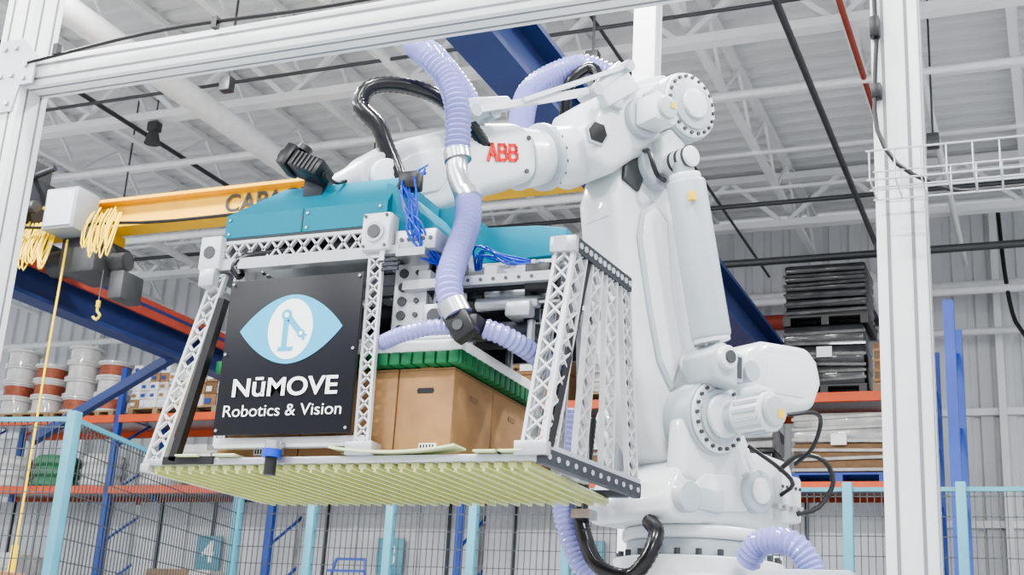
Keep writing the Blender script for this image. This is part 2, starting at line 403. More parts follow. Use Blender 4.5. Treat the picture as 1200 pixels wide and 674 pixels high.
for x0,x1 in zip(xs,xs[1:]): panel((x0+.035,9.4,0),(x1-.035,9.4,0))
post(-5.8,6.4); panel((-6.55,9.4,0),(-5.8,6.4,0))
post(-6.9,6.3); panel((-5.8,6.4,0),(-6.9,6.3,0)); panel((-6.9,6.3,0),(-8.4,6.2,0)); post(-8.4,6.2)
b.done((-4,9.4,0))

# ------------------------------------------------------------------ aluminium gantry frame
b=B('aluminium_cell_frame')
def ext(lo,hi,ax,grooves):
    b.box(lo,hi,FRAMEM,.004)
    lo=V(lo);hi=V(hi)
    for a in range(3):
        if a==ax: continue
        o=3-ax-a
        for g_ in grooves:
            for side in(0,1):
                l=V(lo);h=V(hi); c=lo[o]+(hi[o]-lo[o])*g_
                l[o]=c-.005;h[o]=c+.005
                e=hi[a] if side else lo[a]; l[a]=e-.0015;h[a]=e+.0015
                b.box(l,h,GROOVE)
ext((-.440,3.70,0),(-.300,3.84,4.4),2,(.25,.75))
ext((-4.09,3.70,0),(-3.925,3.86,4.4),2,(.25,.75))
ext((-3.925,3.72,3.0),(-.440,3.84,3.13),0,(.25,.75))
b.prism([(-3.925,3.0),(-3.86,3.0),(-3.86,3.13),(-3.95,3.22),(-4.07,3.22),(-4.07,2.88),(-3.95,2.88)],3.690,3.700,ALU,lambda a,c,y:(a,y,c))
for x,z in((-4.04,3.18),(-3.98,3.18),(-4.04,3.05),(-3.98,3.05),(-3.91,3.09),(-3.91,3.03),(-4.04,2.92),(-3.98,2.92)): b.cyl((x,3.69,z),(x,3.682,z),.012,STEEL,n=10)
frm=b.done((-2.2,3.78,0))
b=B('sensor_cable')
b.tube([(-3.9,3.69,3.10),(-3.2,3.69,3.145),(-2.4,3.69,3.125),(-1.4,3.69,3.145),(-.45,3.69,3.14)],.008,BLK,8,0,.1)
for x in(-3.75,-2.95,-1.6): b.box((x-.012,3.675,3.11),(x+.012,3.70,3.16),BLK)
b.tube([(-.425,3.69,4.3),(-.425,3.69,2.8),(-.42,3.69,2.7)],.007,BLK,8,0,.1)
b.box((-.44,3.67,2.68),(-.41,3.70,2.75),BLK,.004); b.box((-.44,3.67,2.47),(-.41,3.70,2.52),BLK,.004)
b.tube([(-.42,3.69,2.7),(-.43,3.68,2.5),(-.425,3.67,2.36),(-.37,3.66,2.24),(-.28,3.68,2.18),(-.2,3.72,2.16),(0,3.75,2.17)],.007,BLK,8,0,.05)
b.done((-.4,3.69,2.7),parent=frm)
b=B('wire_cable_tray')
for y,zs in((3.66,(2.13,2.17,2.22)),(3.58,(2.13,)),(3.50,(2.13,2.22))):
    for z in zs: b.cyl((-.44,y,z),(1.6,y,z),.003,ALU,n=6)
for i in range(30):
    x=-.43+i*.07
    b.cyl((x,3.66,2.13),(x,3.66,2.22),.0025,ALU,n=5); b.cyl((x,3.5,2.13),(x,3.66,2.13),.0025,ALU,n=5); b.cyl((x,3.5,2.13),(x,3.5,2.22),.0025,ALU,n=5)
b.done((.6,3.6,2.2),parent=frm)

# ------------------------------------------------------------------ robot (local: x = arm direction, y = side axis)
RB=V((-1.54,6.0,1.31)); RA=math.radians(-120.2)
b=B('industrial_robot_arm')
F=lambda u,z,v:(u,v,z)
b.cyl((0,0,-1.31),(0,0,-1.27),.62,ROBG,n=40)
b.box((-.42,-.42,-1.27),(.42,.42,-.20),ROBG,.02); b.box((-.5,-.5,-.20),(.5,.5,-.12),ROB,.01)
b.cyl((.04,0,-.12),(.04,0,-.02),.40,ROB,n=48,bev=.01); b.cyl((.04,0,-.02),(.04,0,.06),.34,ROBG,n=48,bev=.01)
for k in range(24):
    a=k*math.pi/12; b.cyl((.04+.37*math.cos(a),.37*math.sin(a),-.02),(.04+.37*math.cos(a),.37*math.sin(a),.01),.014,CAST,n=8)
b.cyl((.04,0,.06),(.04,0,.12),.36,ROB,n=48,bev=.02)
b.prism([(.50,.12),(.53,.20),(.46,.34),(.34,.42),(.1,.47),(-.12,.50),(-.30,.48),(-.36,.32),(-.28,.12)],-.28,.28,ROB,F,.05)
b.prism([(.36,.16),(.40,.26),(.30,.34),(.05,.36),(.02,.20)],.275,.30,ROB,F,.02)
for v0,v1 in((.17,.29),(-.29,-.17)):
    b.prism([(.44,.30),(.42,.62),(.37,.74),(.25,.79),(.12,.74),(.06,.62),(-.05,.42),(-.05,.25)],v0,v1,ROB,F,.03)
b.cyl((.25,-.34,.60),(.25,.31,.60),.175,ROBG,n=44,bev=.008)
b.cyl((.25,.31,.60),(.25,.33,.60),.165,ROB,n=44,bev=.008)
b.cyl((.25,.33,.60),(.25,.345,.60),.125,ROBG,n=40); b.cyl((.25,.345,.60),(.25,.37,.60),.10,ROB,n=32,bev=.006)
for k in range(20):
    a=k*math.pi/10; b.cyl((.25+.147*math.cos(a),.33,.60+.147*math.sin(a)),(.25+.147*math.cos(a),.342,.60+.147*math.sin(a)),.009,CAST,n=8)
# shoulder motor
b.cyl((.20,.37,.60),(.20,.42,.60),.075,ROBG,n=28); b.cyl((.20,.42,.60),(.20,.60,.60),.088,ROB,n=28,bev=.008)
for k in range(14):
    a=k*math.pi/7; b.beam((.20+.088*math.cos(a),.44,.60+.088*math.sin(a)),(.20+.088*math.cos(a),.58,.60+.088*math.sin(a)),.012,.016,ROBG)
b.cyl((.20,.60,.60),(.20,.625,.60),.07,ROBG,n=28,bev=.008); b.box((.15,.626,.57),(.19,.628,.61),YELB)
b.box((.14,.44,.67),(.24,.56,.72),ROB,.01)
# lower arm
LA=[(.28,.36),(.42,.42),(.52,.58),(.60,.84),(.67,1.14),(.73,1.42),(.76,1.60),(.72,1.76),(.62,1.90),(.50,1.98),(.36,1.92),(.33,1.75),(.31,1.4),(.23,1.05),(.12,.76),(.08,.55),(.15,.41)]
b.prism(LA,-.14,.14,ROB,F,.045)
b.prism([(.38,.72),(.47,.84),(.54,1.08),(.62,1.42),(.60,1.55),(.52,1.62),(.43,1.55),(.39,1.2),(.31,.90)],.137,.160,ROBG,F,.012)
b.prism([(.39,.76),(.46,.86),(.525,1.09),(.60,1.42),(.585,1.53),(.52,1.59),(.445,1.53),(.405,1.2),(.325,.90)],.155,.168,ROB,F,.006)
b.prism([(.62,1.64),(.72,1.68),(.71,1.80),(.60,1.88),(.56,1.80)],.13,.16,CAST,F,.01)
for z,u0,u1 in((1.25,.66,.70),(1.5,.71,.75)): b.box((u0,-.09,z),(u1-.005,.09,z+.012),ROBG,.003)
b.cyl((.52,.10,1.80),(.52,.20,1.80),.12,ROBG,n=32,bev=.01)
b.cyl((-.02,.27,.30),(-.02,.33,.30),.10,ROBG,n=28,bev=.01); b.cyl((-.02,.33,.30),(-.02,.345,.30),.06,ROB,n=24,bev=.004); b.box((-.30,.27,.18),(-.16,.34,.40),ROB,.02); b.box((.2,.27,.17),(.40,.32,.27),ROBG,.01)
for k in range(4): b.cyl((-.26+.05*k,.33,.24),(-.26+.05*k,.37,.24),.014,STEEL,n=10)
for k in range(5): b.cyl((-.28+.03*k,.34,.34),(-.28+.03*k,.345,.34),.008,CAST,n=8)
b.cyl((.42,.25,.22),(.42,.33,.22),.07,ROBG,n=24,bev=.01)
b.tube([(-.18,.30,.42),(-.26,.36,.50),(-.36,.42,.48),(-.40,.44,.38),(-.34,.40,.26),(-.24,.36,.22)],.012,BLK,8,0,.03)
b.tube([(.10,.60,.60),(.0,.66,.62),(-.10,.62,.60),(-.16,.52,.50),(-.18,.40,.44)],.010,BLK,8,0,.03)
b.tube([(.05,.32,.50),(-.05,.42,.40),(-.14,.42,.34),(-.16,.33,.30)],.010,BLK,8,0,.03)
# counterweight housing
b.prism([(-.08,.88),(-.14,1.02),(-.24,1.09),(-.56,1.12),(-.63,1.06),(-.67,.94),(-.60,.80),(-.48,.76),(-.12,.74)],-.14,.18,ROB,F,.05)
b.prism([(-.20,.82),(-.50,.84),(-.55,.96),(-.50,1.04),(-.25,1.02)],.172,.184,ROB,F,.008)
b.prism([(.25,.50),(.28,.66),(.12,.80),(-.2,.96),(-.24,.80),(.04,.60)],-.03,.12,ROBG,F,.02)
b.prism([(.22,.72),(.36,.74),(.40,.86),(.33,.93),(.22,.90)],.22,.42,ROBG,F,.02)
b.cyl((.31,.18,.85),(.31,.45,.85),.055,ROB,n=24,bev=.008); b.cyl((.31,.45,.85),(.31,.46,.85),.03,CAST,n=18)
b.box((.10,.20,.78),(.2,.34,.92),ROBG,.015); b.cyl((.02,.18,.86),(.02,.32,.86),.05,ROBG,n=20)
b.box((.12,.34,.80),(.18,.345,.90),CAST)
# balancing cylinder
P0=V((.50,.34,1.68));P1=V((.315,.34,.95)); D=(P1-P0).normalized()
b.cyl(P0,P1,.092,ROBG,n=36,bev=.02); b.cyl(P0-D*.03,P0+D*.01,.075,ROB,n=30,bev=.01); b.cyl(P0-D*.11,P0-D*.02,.05,ROBG,n=24,bev=.01)
b.cyl(P0-D*.10+V((0,-.08,0)),P0-D*.10+V((0,.07,0)),.05,ROB,n=24,bev=.006); b.cyl(P1,P1+D*.12,.035,STEEL,n=20)
for k in(0,1,2): b.cyl(P0-D*.10+V((0,-.05+.045*k,0)),P0-D*.10+V((0,-.035+.045*k,0)),.052,CAST,n=24)
b.cyl(P1-D*.01,P1+D*.015,.085,ROB,n=30,bev=.006)
b.box((.52,.41,1.55),(.55,.435,1.59),YELB)
b.prism([(.44,1.74),(.56,1.74),(.58,1.90),(.52,1.97),(.42,1.92)],.14,.26,ROB,F,.02)
# elbow
b.prism([(.40,1.93),(.30,2.0),(.25,2.14),(.33,2.27),(.50,2.29),(.74,2.17),(.92,2.02),(.97,1.86),(.93,1.70),(.82,1.66),(.68,1.78),(.56,1.86)],-.18,.20,ROB,F,.05)
b.cyl((.42,-.27,2.11),(.42,.27,2.11),.172,ROBG,n=44,bev=.008); b.cyl((.42,.27,2.11),(.42,.29,2.11),.165,ROB,n=44,bev=.008); b.cyl((.42,.29,2.11),(.42,.305,2.11),.125,ROBG,n=36,bev=.004); b.cyl((.42,.305,2.11),(.42,.325,2.11),.075,ROB,n=28,bev=.004)
for k in range(20):
    a=k*math.pi/10; b.cyl((.42+.145*math.cos(a),.29,2.11+.145*math.sin(a)),(.42+.145*math.cos(a),.302,2.11+.145*math.sin(a)),.009,CAST,n=8)
b.cyl((.67,.18,1.98),(.67,.24,1.98),.10,ROBG,n=28,bev=.008); b.box((.60,.24,1.91),(.74,.38,2.05),ROB,.02); b.cyl((.67,.38,1.98),(.67,.40,1.98),.055,ROBG,n=20,bev=.004); b.box((.63,.402,1.98),(.66,.404,2.01),YELB); b.box((.65,.26,2.05),(.72,.34,2.08),ROBG,.01)
b.prism([(.90,1.77),(.98,1.77),(1.0,1.83),(.96,1.89),(.895,1.89),(.865,1.83)],.19,.206,ROBG,F,.004); b.prism([(.905,1.785),(.97,1.785),(.985,1.83),(.955,1.875),(.90,1.875),(.88,1.83)],.206,.212,BLK,F)
b.box((.80,.19,1.98),(.88,.23,2.04),ROBG,.01)
b.tube([(.62,.18,1.84),(.66,.26,1.80),(.62,.27,1.70),(.5,.20,1.72)],.012,BLK,8,0,.03)
# forearm
A=V((1,0,-.36)).normalized(); E=V((.94,0,1.775))
b.cyl(E-A*.05,E+A*.14,.14,ROB,n=36,bev=.01); b.cyl(E+A*.14,E+A*.17,.158,ROBG,n=36,bev=.006); b.cyl(E+A*.17,E+A*.31,.125,ROB,n=36,r2=.145)
for k in range(16):
    a=k*math.pi/8; q=E+A*.14+(V((0,1,0))*math.cos(a)+A.cross(V((0,1,0)))*math.sin(a))*.148; b.cyl(q-A*.008,q,.008,CAST,n=8)
b.prism([(1.18,1.74),(1.32,1.79),(1.56,1.71),(1.88,1.54),(2.02,1.45),(2.10,1.35),(2.10,1.25),(2.03,1.19),(1.90,1.17),(1.68,1.27),(1.45,1.42),(1.30,1.50),(1.20,1.55)],-.13,.13,ROB,F,.05,4)
b.prism([(1.72,1.54),(1.88,1.45),(1.96,1.37),(1.93,1.28),(1.86,1.27),(1.72,1.34),(1.66,1.44)],.125,.143,ROB,F,.012)
for u,z in((1.27,1.72),(1.27,1.56),(1.58,1.64),(1.6,1.38),(2.03,1.38)): b.cyl((u,.128,z),(u,.137,z),.011,CAST,n=8)
b.cyl((2.0,-.17,1.30),(2.0,.17,1.30),.115,ROBG,n=36,bev=.015); b.cyl((2.0,.17,1.30),(2.0,.20,1.30),.08,ROB,n=28,bev=.01)
b.box((1.66,.145,1.46),(1.69,.147,1.49),YELB)
b.cyl((2.0,0,1.30),(2.0,0,1.02),.105,ROB,n=32); b.cyl((2.0,0,1.02),(2.0,0,.97),.15,STEEL,n=36)
# tie rod + triangle link above forearm
b.beam((1.72,.22,1.66),(.98,.22,2.02),.03,.05,ROB,(0,1,0)); b.beam((1.40,.24,1.82),(.80,.24,2.20),.02,.045,ROB,(0,1,0)); b.beam((.98,.22,2.02),(.80,.22,2.20),.03,.05,ROB,(0,1,0))
b.prism([(1.76,1.66),(1.66,1.76),(1.45,1.84),(1.40,1.80),(1.66,1.64)],.18,.21,ROBG,F,.008)
b.prism([(.70,2.12),(.84,2.22),(.98,2.05),(.90,1.96)],.19,.24,ROB,F,.01)
for u,z in((1.0,2.0),(.81,2.19),(1.66,1.68)): b.cyl((u,.16,z),(u,.28,z),.028,ROBG,n=20)
b.cyl((1.52,-.0,1.74),(1.52,.22,1.74),.03,ROBG,n=16)
# red block-letter logo on the forearm side, letters built from strokes
cs,sn=math.cos(math.radians(17)),math.sin(math.radians(17))
def LT(x,y):
    return V((1.395-.8*(x*cs-y*sn*.3),.1335,1.575+.8*(x*sn*.9+y)))
def stroke(x0,y0,x1,y1,w=.019):
    w*=.85; p=LT(x0,y0);q=LT(x1,y1);d=(q-p).normalized()*w*.45; b.beam(p-d,q+d,w,.004,RED,(0,1,0))
hL=.088
for ox,l in((-.112,'A'),(-.037,'B'),(.038,'B')):
    if l=='A':
        stroke(ox,0,ox+.028,hL);stroke(ox+.028,hL,ox+.058,0);stroke(ox+.012,.028,ox+.046,.028,.014)
    else:
        for s_ in((0,0,0,hL),(0,hL,.035,hL),(.035,hL,.046,hL*.86),(.046,hL*.86,.046,hL*.66),(.046,hL*.66,.036,hL*.53),(0,hL*.53,.036,hL*.53),(.036,hL*.53,.052,hL*.40),(.052,hL*.40,.052,hL*.15),(.052,hL*.15,.038,0),(0,0,.038,0)):
            stroke(ox+s_[0],s_[1],ox+s_[2],s_[3],.016)
rob=b.done(RB,RA,keep=True)

# robot hoses
b=B('vacuum_hose')
b.tube([(-2.30,5.0,2.95),(-2.34,4.8,3.2),(-2.38,4.5,3.30),(-2.38,4.3,3.26),(-2.27,4.2,3.15),(-2.16,4.2,3.02),(-2.11,4.2,2.88),(-2.095,4.2,2.68)],.05,LIL,16,.08,.011)
b.cyl((-2.10,4.2,2.70),(-2.09,4.2,2.66),.055,STEEL,n=20)
b.tube([(-2.095,4.2,2.68),(-2.085,4.19,2.60),(-2.04,4.17,2.51),(-2.01,4.15,2.46)],.043,STEEL,16,.02,.012)
b.cyl((-2.025,4.16,2.50),(-2.00,4.15,2.46),.052,STEEL,n=20)
b.tube([(-2.01,4.15,2.47),(-1.985,4.11,2.37),(-1.98,4.06,2.27),(-1.975,4.0,2.17),(-1.965,3.95,2.08),(-1.945,3.93,2.00),(-1.91,3.93,1.93)],.048,LIL,16,.08,.011)
b.cyl((-1.94,3.93,1.98),(-1.91,3.93,1.93),.055,STEEL,n=20)
b.done((-2.1,4.2,2.6))
b=B('vacuum_hose')
b.tube([(-2.28,5.2,3.1),(-2.31,5.3,3.33),(-2.316,5.4,3.55),(-2.22,5.5,3.69),(-2.08,5.6,3.76),(-1.9,5.75,3.66),(-1.78,5.95,3.4),(-1.72,6.2,3.1)],.06,LIL,16,.08,.012)
b.done((-2.2,5.5,3.6))
b=B('black_hose')
b.tube([(-2.34,4.25,2.50),(-2.36,4.22,2.62),(-2.42,4.2,2.76),(-2.47,4.2,2.86),(-2.56,4.2,2.96),(-2.53,4.22,3.05),(-2.42,4.3,3.08),(-2.28,4.4,3.04),(-2.21,4.6,2.96),(-2.2,4.9,2.85)],.034,BLKG,14,.05,.012)
b.cyl((-2.34,4.25,2.55),(-2.33,4.25,2.48),.045,BLK,n=18)
b.done((-2.4,4.2,2.8))
b=B('black_hose')
b.tube([(-2.2,5.6,3.45),(-2.14,5.5,3.62),(-2.03,5.5,3.70),(-1.98,5.5,3.60),(-2.05,5.5,3.50)],.03,BLKG,14,.05,.012)
b.done((-2.1,5.5,3.6))
b=B('vacuum_hose')
b.tube([(-2.08,5.6,1.95),(-2.09,5.55,1.62),(-2.05,5.5,1.42),(-1.97,5.5,1.24),(-1.85,5.5,1.12),(-1.7,5.45,1.05)],.055,LIL,16,.08,.012); b.done((-2,5.5,1.5))
b=B('black_hose')
b.tube([(-1.98,5.55,1.9),(-1.97,5.45,1.50),(-1.92,5.4,1.32),(-1.83,5.35,1.20),(-1.70,5.35,1.17),(-1.62,5.35,1.25),(-1.60,5.4,1.36),(-1.66,5.5,1.42)],.035,BLKG,14,.05,.012)
b.box((-1.99,5.38,1.42),(-1.90,5.48,1.46),STEEL); b.done((-1.8,5.4,1.3))
b=B('vacuum_hose')
b.tube([(-1.25,5.6,1.26),(-1.18,5.55,1.34),(-1.05,5.5,1.34),(-.97,5.5,1.26),(-.93,5.5,1.12),(-.92,5.5,.9)],.055,LIL,16,.08,.012); b.done((-1.05,5.5,1.3))
b=B('cable_duct_platform')
b.box((-1.1,5.2,1.08),(-.75,5.9,1.2),ROBG,.01); b.box((-1.05,5.3,0),(-.8,5.5,1.08),ROBG,.01); b.done((-.9,5.5,1.1))

# ------------------------------------------------------------------ palletising gripper
b=B('palletizing_gripper')
Y=(0,1,0)
x=-3.20
while x<-1.64:
    b.box((x,4.0,1.405),(x+.033,4.84,1.425),SLAT,.004); b.box((x+.011,4.0,1.393),(x+.022,4.84,1.405),SLAT); x+=.053
b.box((-3.22,3.98,1.425),(-1.60,4.03,1.45),ALU,.003); b.box((-3.2,4.40,1.426),(-1.6,4.46,1.45),ALU,.003); b.box((-3.2,4.78,1.426),(-1.55,4.84,1.45),DGR,.003)
b.box((-3.24,3.97,1.40),(-3.20,4.84,1.43),ALU,.003)
# left flared leg
b.lattice((-3.035,4.0,2.18),(-3.24,4.0,1.43),(-2.975,4.0,2.18),(-3.165,4.0,1.43),ALUW,11,.012,.02,up=Y)
b.beam((-2.965,3.99,2.08),(-3.10,3.99,1.44),.032,.035,BLK,Y); b.beam((-3.14,3.99,1.44),(-2.91,3.99,1.44),.035,.03,BLK,(0,0,1))
b.lattice((-3.035,4.55,2.18),(-3.20,4.8,1.43),(-2.975,4.55,2.18),(-3.13,4.8,1.43),ALUW,11,.012,.02,up=Y)
b.beam((-3.01,4.02,2.17),(-3.01,4.56,2.17),.05,.05,ALU)
# right side frame
bf=V((-1.585,3.97,1.42));bb=V((-1.49,4.76,1.42));tf=V((-1.515,4.02,2.20));tb=V((-1.475,4.52,2.20))
b.lattice(tf,V((-1.575,3.97,1.45)),tf+V((-.065,0,0)),V((-1.655,3.97,1.45)),ALUW,11,.012,.022,up=Y)
def side(sb,st,w,n,m=ALUW,off=0):
    d=(bb-bf).normalized()
    p0=bf.lerp(bb,sb)+V((off,0,.03));p1=tf.lerp(tb,st)+V((off,0,0))
    b.lattice(p1,p0,p1+d*w,p0+d*w,m,n,.012,.02,up=(1,0,0))
side(0,0,.09,10); side(.30,.30,.08,10); side(.58,.55,.09,10); side(.88,.82,.08,10)
side(.15,.2,.05,9,ALU,-.12); side(.45,.45,.05,9,ALU,-.13); side(.75,.7,.05,9,ALU,-.14)
b.beam(bf+V((0,0,.02)),bb+V((0,0,.02)),.03,.055,DGR); b.beam(tf,tb,.03,.055,DGR); b.beam(bf+V((.0,0,.055)),bb+V((.0,0,.055)),.025,.02,ALU)
for k in range(12):
    p=bf.lerp(bb,(k+.5)/12); b.cyl(p+V((.012,-.002,.02)),p+V((.019,-.004,.02)),.010,ALU,n=10)
    p=tf.lerp(tb,(k+.5)/12); b.cyl(p+V((.012,-.002,0)),p+V((.019,-.004,0)),.012,ALU,n=10)
b.beam(tf.lerp(tb,.25),bf.lerp(bb,.05)+V((.01,0,.06)),.012,.03,BLK); b.beam(tf.lerp(tb,.95)+V((-.02,0,0)),bf.lerp(bb,.95)+V((-.02,0,.06)),.02,.03,DGR)
b.box((-1.68,3.955,1.44),(-1.56,4.0,1.49),ALU,.004)
b.box((-1.60,3.99,2.17),(-1.50,4.06,2.23),ALU,.005)
b.beam((-1.56,3.99,2.2),(-1.56,4.5,2.2),.05,.05,ALU)
def xtruss(p,q,h,n,m=ALUW,t=.02):
    p=V(p);q=V(q); b.lattice(p,q,p+V((0,0,h)),q+V((0,0,h)),m,n,.014,t,up=(q-p).cross(V((0,0,1))))
xtruss((-3.02,4.0,2.24),(-2.24,4.0,2.24),.075,13)
xtruss((-2.2,4.42,2.20),(-1.55,4.42,2.20),.09,10); xtruss((-2.2,4.60,2.18),(-1.50,4.60,2.18),.09,10)
xtruss((-2.26,3.97,2.18),(-2.26,4.60,2.18),.09,8); xtruss((-3.02,4.6,2.2),(-2.2,4.6,2.2),.09,12)
b.beam((-3.02,4.0,2.22),(-2.2,4.0,2.22),.045,.045,ALU); b.beam((-2.2,4.20,2.16),(-1.6,4.20,2.16),.05,.05,ALU); b.beam((-2.2,4.05,2.10),(-1.60,4.05,2.10),.035,.035,ALU)
b.beam((-3.02,4.3,2.20),(-1.6,4.3,2.20),.06,.06,ALU)
b.box((-3.09,3.96,2.20),(-2.99,4.08,2.34),ALUW,.008); b.cyl((-3.04,3.955,2.27),(-3.04,3.96,2.27),.026,CAST,n=20); b.box((-3.07,3.95,2.13),(-3.0,4.05,2.20),ALU,.004)
b.box((-2.35,3.95,2.22),(-2.23,4.06,2.37),ALUW,.01); b.cyl((-2.29,3.94,2.29),(-2.29,3.95,2.29),.040,ALU,n=24); b.cyl((-2.29,3.935,2.29),(-2.29,3.94,2.29),.026,CAST,n=20)
for x in(-2.335,-2.245):
    for z in(2.235,2.355): b.cyl((x,3.944,z),(x,3.95,z),.006,CAST,n=8)
b.box((-2.22,3.98,2.22),(-2.05,4.5,2.30),ALU,.006); b.box((-2.2,3.96,2.19),(-2.08,4.3,2.22),STEEL)
for k in range(5): b.cyl((-2.19+.03*k,3.975,2.26),(-2.19+.03*k,3.98,2.26),.008,CAST,n=8)
for k in range(4): b.box((-2.26+.001*k,3.965,2.14+.018*k),(-2.19,3.975,2.15+.018*k),DGR)
b.lattice((-2.315,3.98,2.20),(-2.305,3.98,1.47),(-2.265,3.98,2.20),(-2.255,3.98,1.47),ALUW,15,.010,.02,up=Y)
b.box((-2.34,3.96,1.45),(-2.23,4.04,1.50),ALU,.004)
b.lattice((-2.94,4.02,2.2),(-2.94,4.02,1.5),(-2.90,4.02,2.2),(-2.90,4.02,1.5),ALUW,12,.012,.02,up=Y)
b.box((-2.92,3.98,1.485),(-2.27,4.02,1.525),ALUW,.005)
# inner mechanism
for x in(-2.24,-2.10):
    b.box((x,4.10,1.92),(x+.012,4.30,2.20),ALU,.002)
    for k in range(4): b.cyl((x-.003,4.15+.04*(k%2)*2,1.97+.06*k),(x+.015,4.15+.04*(k%2)*2,1.97+.06*k),.018,CAST,n=14)
b.box((-2.26,4.08,1.90),(-2.12,4.11,2.2),ALUW,.004)
for k in range(5): b.cyl((-2.22,4.07,1.94+.055*k),(-2.22,4.08,1.94+.055*k),.018,CAST,n=14); b.cyl((-2.16,4.07,1.94+.055*k),(-2.16,4.08,1.94+.055*k),.010,CAST,n=10)
b.box((-2.12,4.06,1.93),(-2.02,4.10,2.03),ALU,.004); b.cyl((-2.07,4.05,1.98),(-2.07,4.06,1.98),.028,CAST,n=18)
for x,y in((-2.7,4.2),(-2.35,4.3),(-2.0,4.25),(-1.95,4.5),(-2.6,4.5),(-2.15,4.45),(-1.8,4.35),(-1.72,4.15)):
    b.cyl((x,y,1.88),(x,y,2.2),.016,STEEL,n=12); b.cyl((x,y,1.97),(x,y,2.16),.030,DGR,n=16)
for y,z in((4.12,2.03),(4.20,2.09),(4.30,1.99),(4.40,2.07)):
    b.cyl((-1.93,y,z),(-1.68,y,z),.024,ALU,n=18,bev=.004); b.cyl((-1.96,y,z),(-1.93,y,z),.028,BLK,n=18); b.cyl((-1.68,y,z),(-1.60,y,z),.010,STEEL,n=12)
for y in(4.10,4.35,4.55): b.beam((-2.95,y,2.10),(-1.60,y,2.10),.035,.04,DGR)
for x in(-2.8,-2.45,-2.12,-1.85): b.beam((x,4.05,2.14),(x,4.62,2.14),.05,.035,ALU)
b.box((-1.9,4.15,1.92),(-1.70,4.5,1.96),DGR,.01); b.box((-1.80,4.08,1.97),(-1.70,4.2,2.03),ALU,.01); b.box((-2.1,4.3,1.96),(-1.9,4.5,2.06),BLK,.01)
b.box((-2.9,4.60,1.93),(-1.7,4.62,2.18),DGR); b.box((-1.72,4.06,2.06),(-1.62,4.12,2.16),BLK,.006); b.box((-2.04,4.08,2.10),(-1.98,4.14,2.2),CAST,.006)
for k in range(7): b.cyl((-1.98+.05*k,4.035,2.10),(-1.98+.05*k,4.03,2.10),.007,CAST,n=8)
for k in range(16):
    y=4.05+.032*k; r1=random.uniform
    b.tube([(-2.95,y,2.26+r1(-.01,.02)),(-2.75+r1(-.1,.1),y+r1(-.03,.03),2.29+r1(-.01,.03)),(-2.45+r1(-.1,.1),y+r1(-.03,.03),2.27+r1(-.02,.03)),(-2.25,y,2.27)],.009,BLK if k%3 else CAST,6,0,.05)
# vacuum head above cartons
b.box((-2.95,4.02,1.835),(-1.93,4.82,1.88),WHITE,.006); b.box((-2.88,4.07,1.88),(-2.0,4.75,1.91),ALU,.005)
for i in range(22):
    x=-2.98+i*.0478
    b.box((x,4.01,1.787),(x+.041,4.82,1.835),GREEN,.006)
for i in range(16):
    y=4.015+i*.051; b.box((-1.965,y,1.784),(-1.925,y+.044,1.838),GREEN,.006)
b.box((-2.97,4.02,1.792),(-1.94,4.815,1.83),GREEN)
# apron tongue pads (thin flexible strips lying on the fork plate)
pts=[(-2.40+.025*i,1.458+.020*((i-10)/10)**2) for i in range(21)]
for (x0,z0),(x1,z1) in zip(pts,pts[1:]): b.beam((x0,4.0,z0),(x1,4.0,z1),.10,.008,APR,(0,0,1))
for x in(-3.02,-2.85,-1.78,-1.70): b.box((x-.05,3.95,1.452),(x+.05,4.04,1.460),APR,.003)
# upper teal covers
b.loft([(-3.0,-2.27,3.99,4.42,2.335),(-3.0,-2.27,3.99,4.42,2.43),(-2.80,-2.27,4.08,4.42,2.56)],TEAL)
b.prism([(-2.30,2.31),(-2.30,2.52),(-2.22,2.48),(-2.14,2.38),(-2.14,2.30)],4.02,4.40,TEAL,lambda x,z,y:(x,y,z),.004)
b.prism([(-2.42,2.30),(-2.42,2.56),(-2.20,2.58),(-2.06,2.47),(-1.84,2.46),(-1.72,2.44),(-1.72,2.33)],4.46,4.75,TEAL,lambda x,z,y:(x,y,z),.004)
for x in(-2.98,-2.62,-2.30):
    for z in(2.35,2.41): b.cyl((x,3.985,z),(x,3.99,z),.006,STEEL,n=8)
b.box((-2.645,3.988,2.337),(-2.640,3.992,2.43),DGR)
b.box((-3.0,3.992,2.325),(-2.27,4.42,2.335),DGR)
b.box((-2.9,4.05,2.235),(-2.1,4.6,2.262),ALU,.003); b.cyl((-2.54,4.28,2.262),(-2.54,4.28,2.285),.17,STEEL,n=36)
# pneumatic cabling: loose loops of thin blue line
for k in range(12):
    b.tube([(-2.20+g(.02),4.12,2.60+g(.02)),(-2.19+g(.03),4.0+g(.02),2.50+g(.03)),(-2.17+g(.04),3.97,2.40+g(.04)),(-2.15+g(.05),3.97+g(.01),2.30+g(.03)),(-2.10+g(.03),4.0,2.22+g(.03)),(-2.06+g(.02),4.06,2.18)],.0042,BCAB,6,0,.03)
for k in range(6):
    b.tube([(-2.02+g(.02),4.3,2.2),(-1.96+g(.03),4.2,2.28+g(.03)),(-1.88+g(.03),4.25,2.24+g(.03)),(-1.8+g(.02),4.4,2.28)],.004,BCAB,6,0,.03)
b.box((-2.23,3.98,2.47),(-2.15,4.04,2.54),BLK,.006)
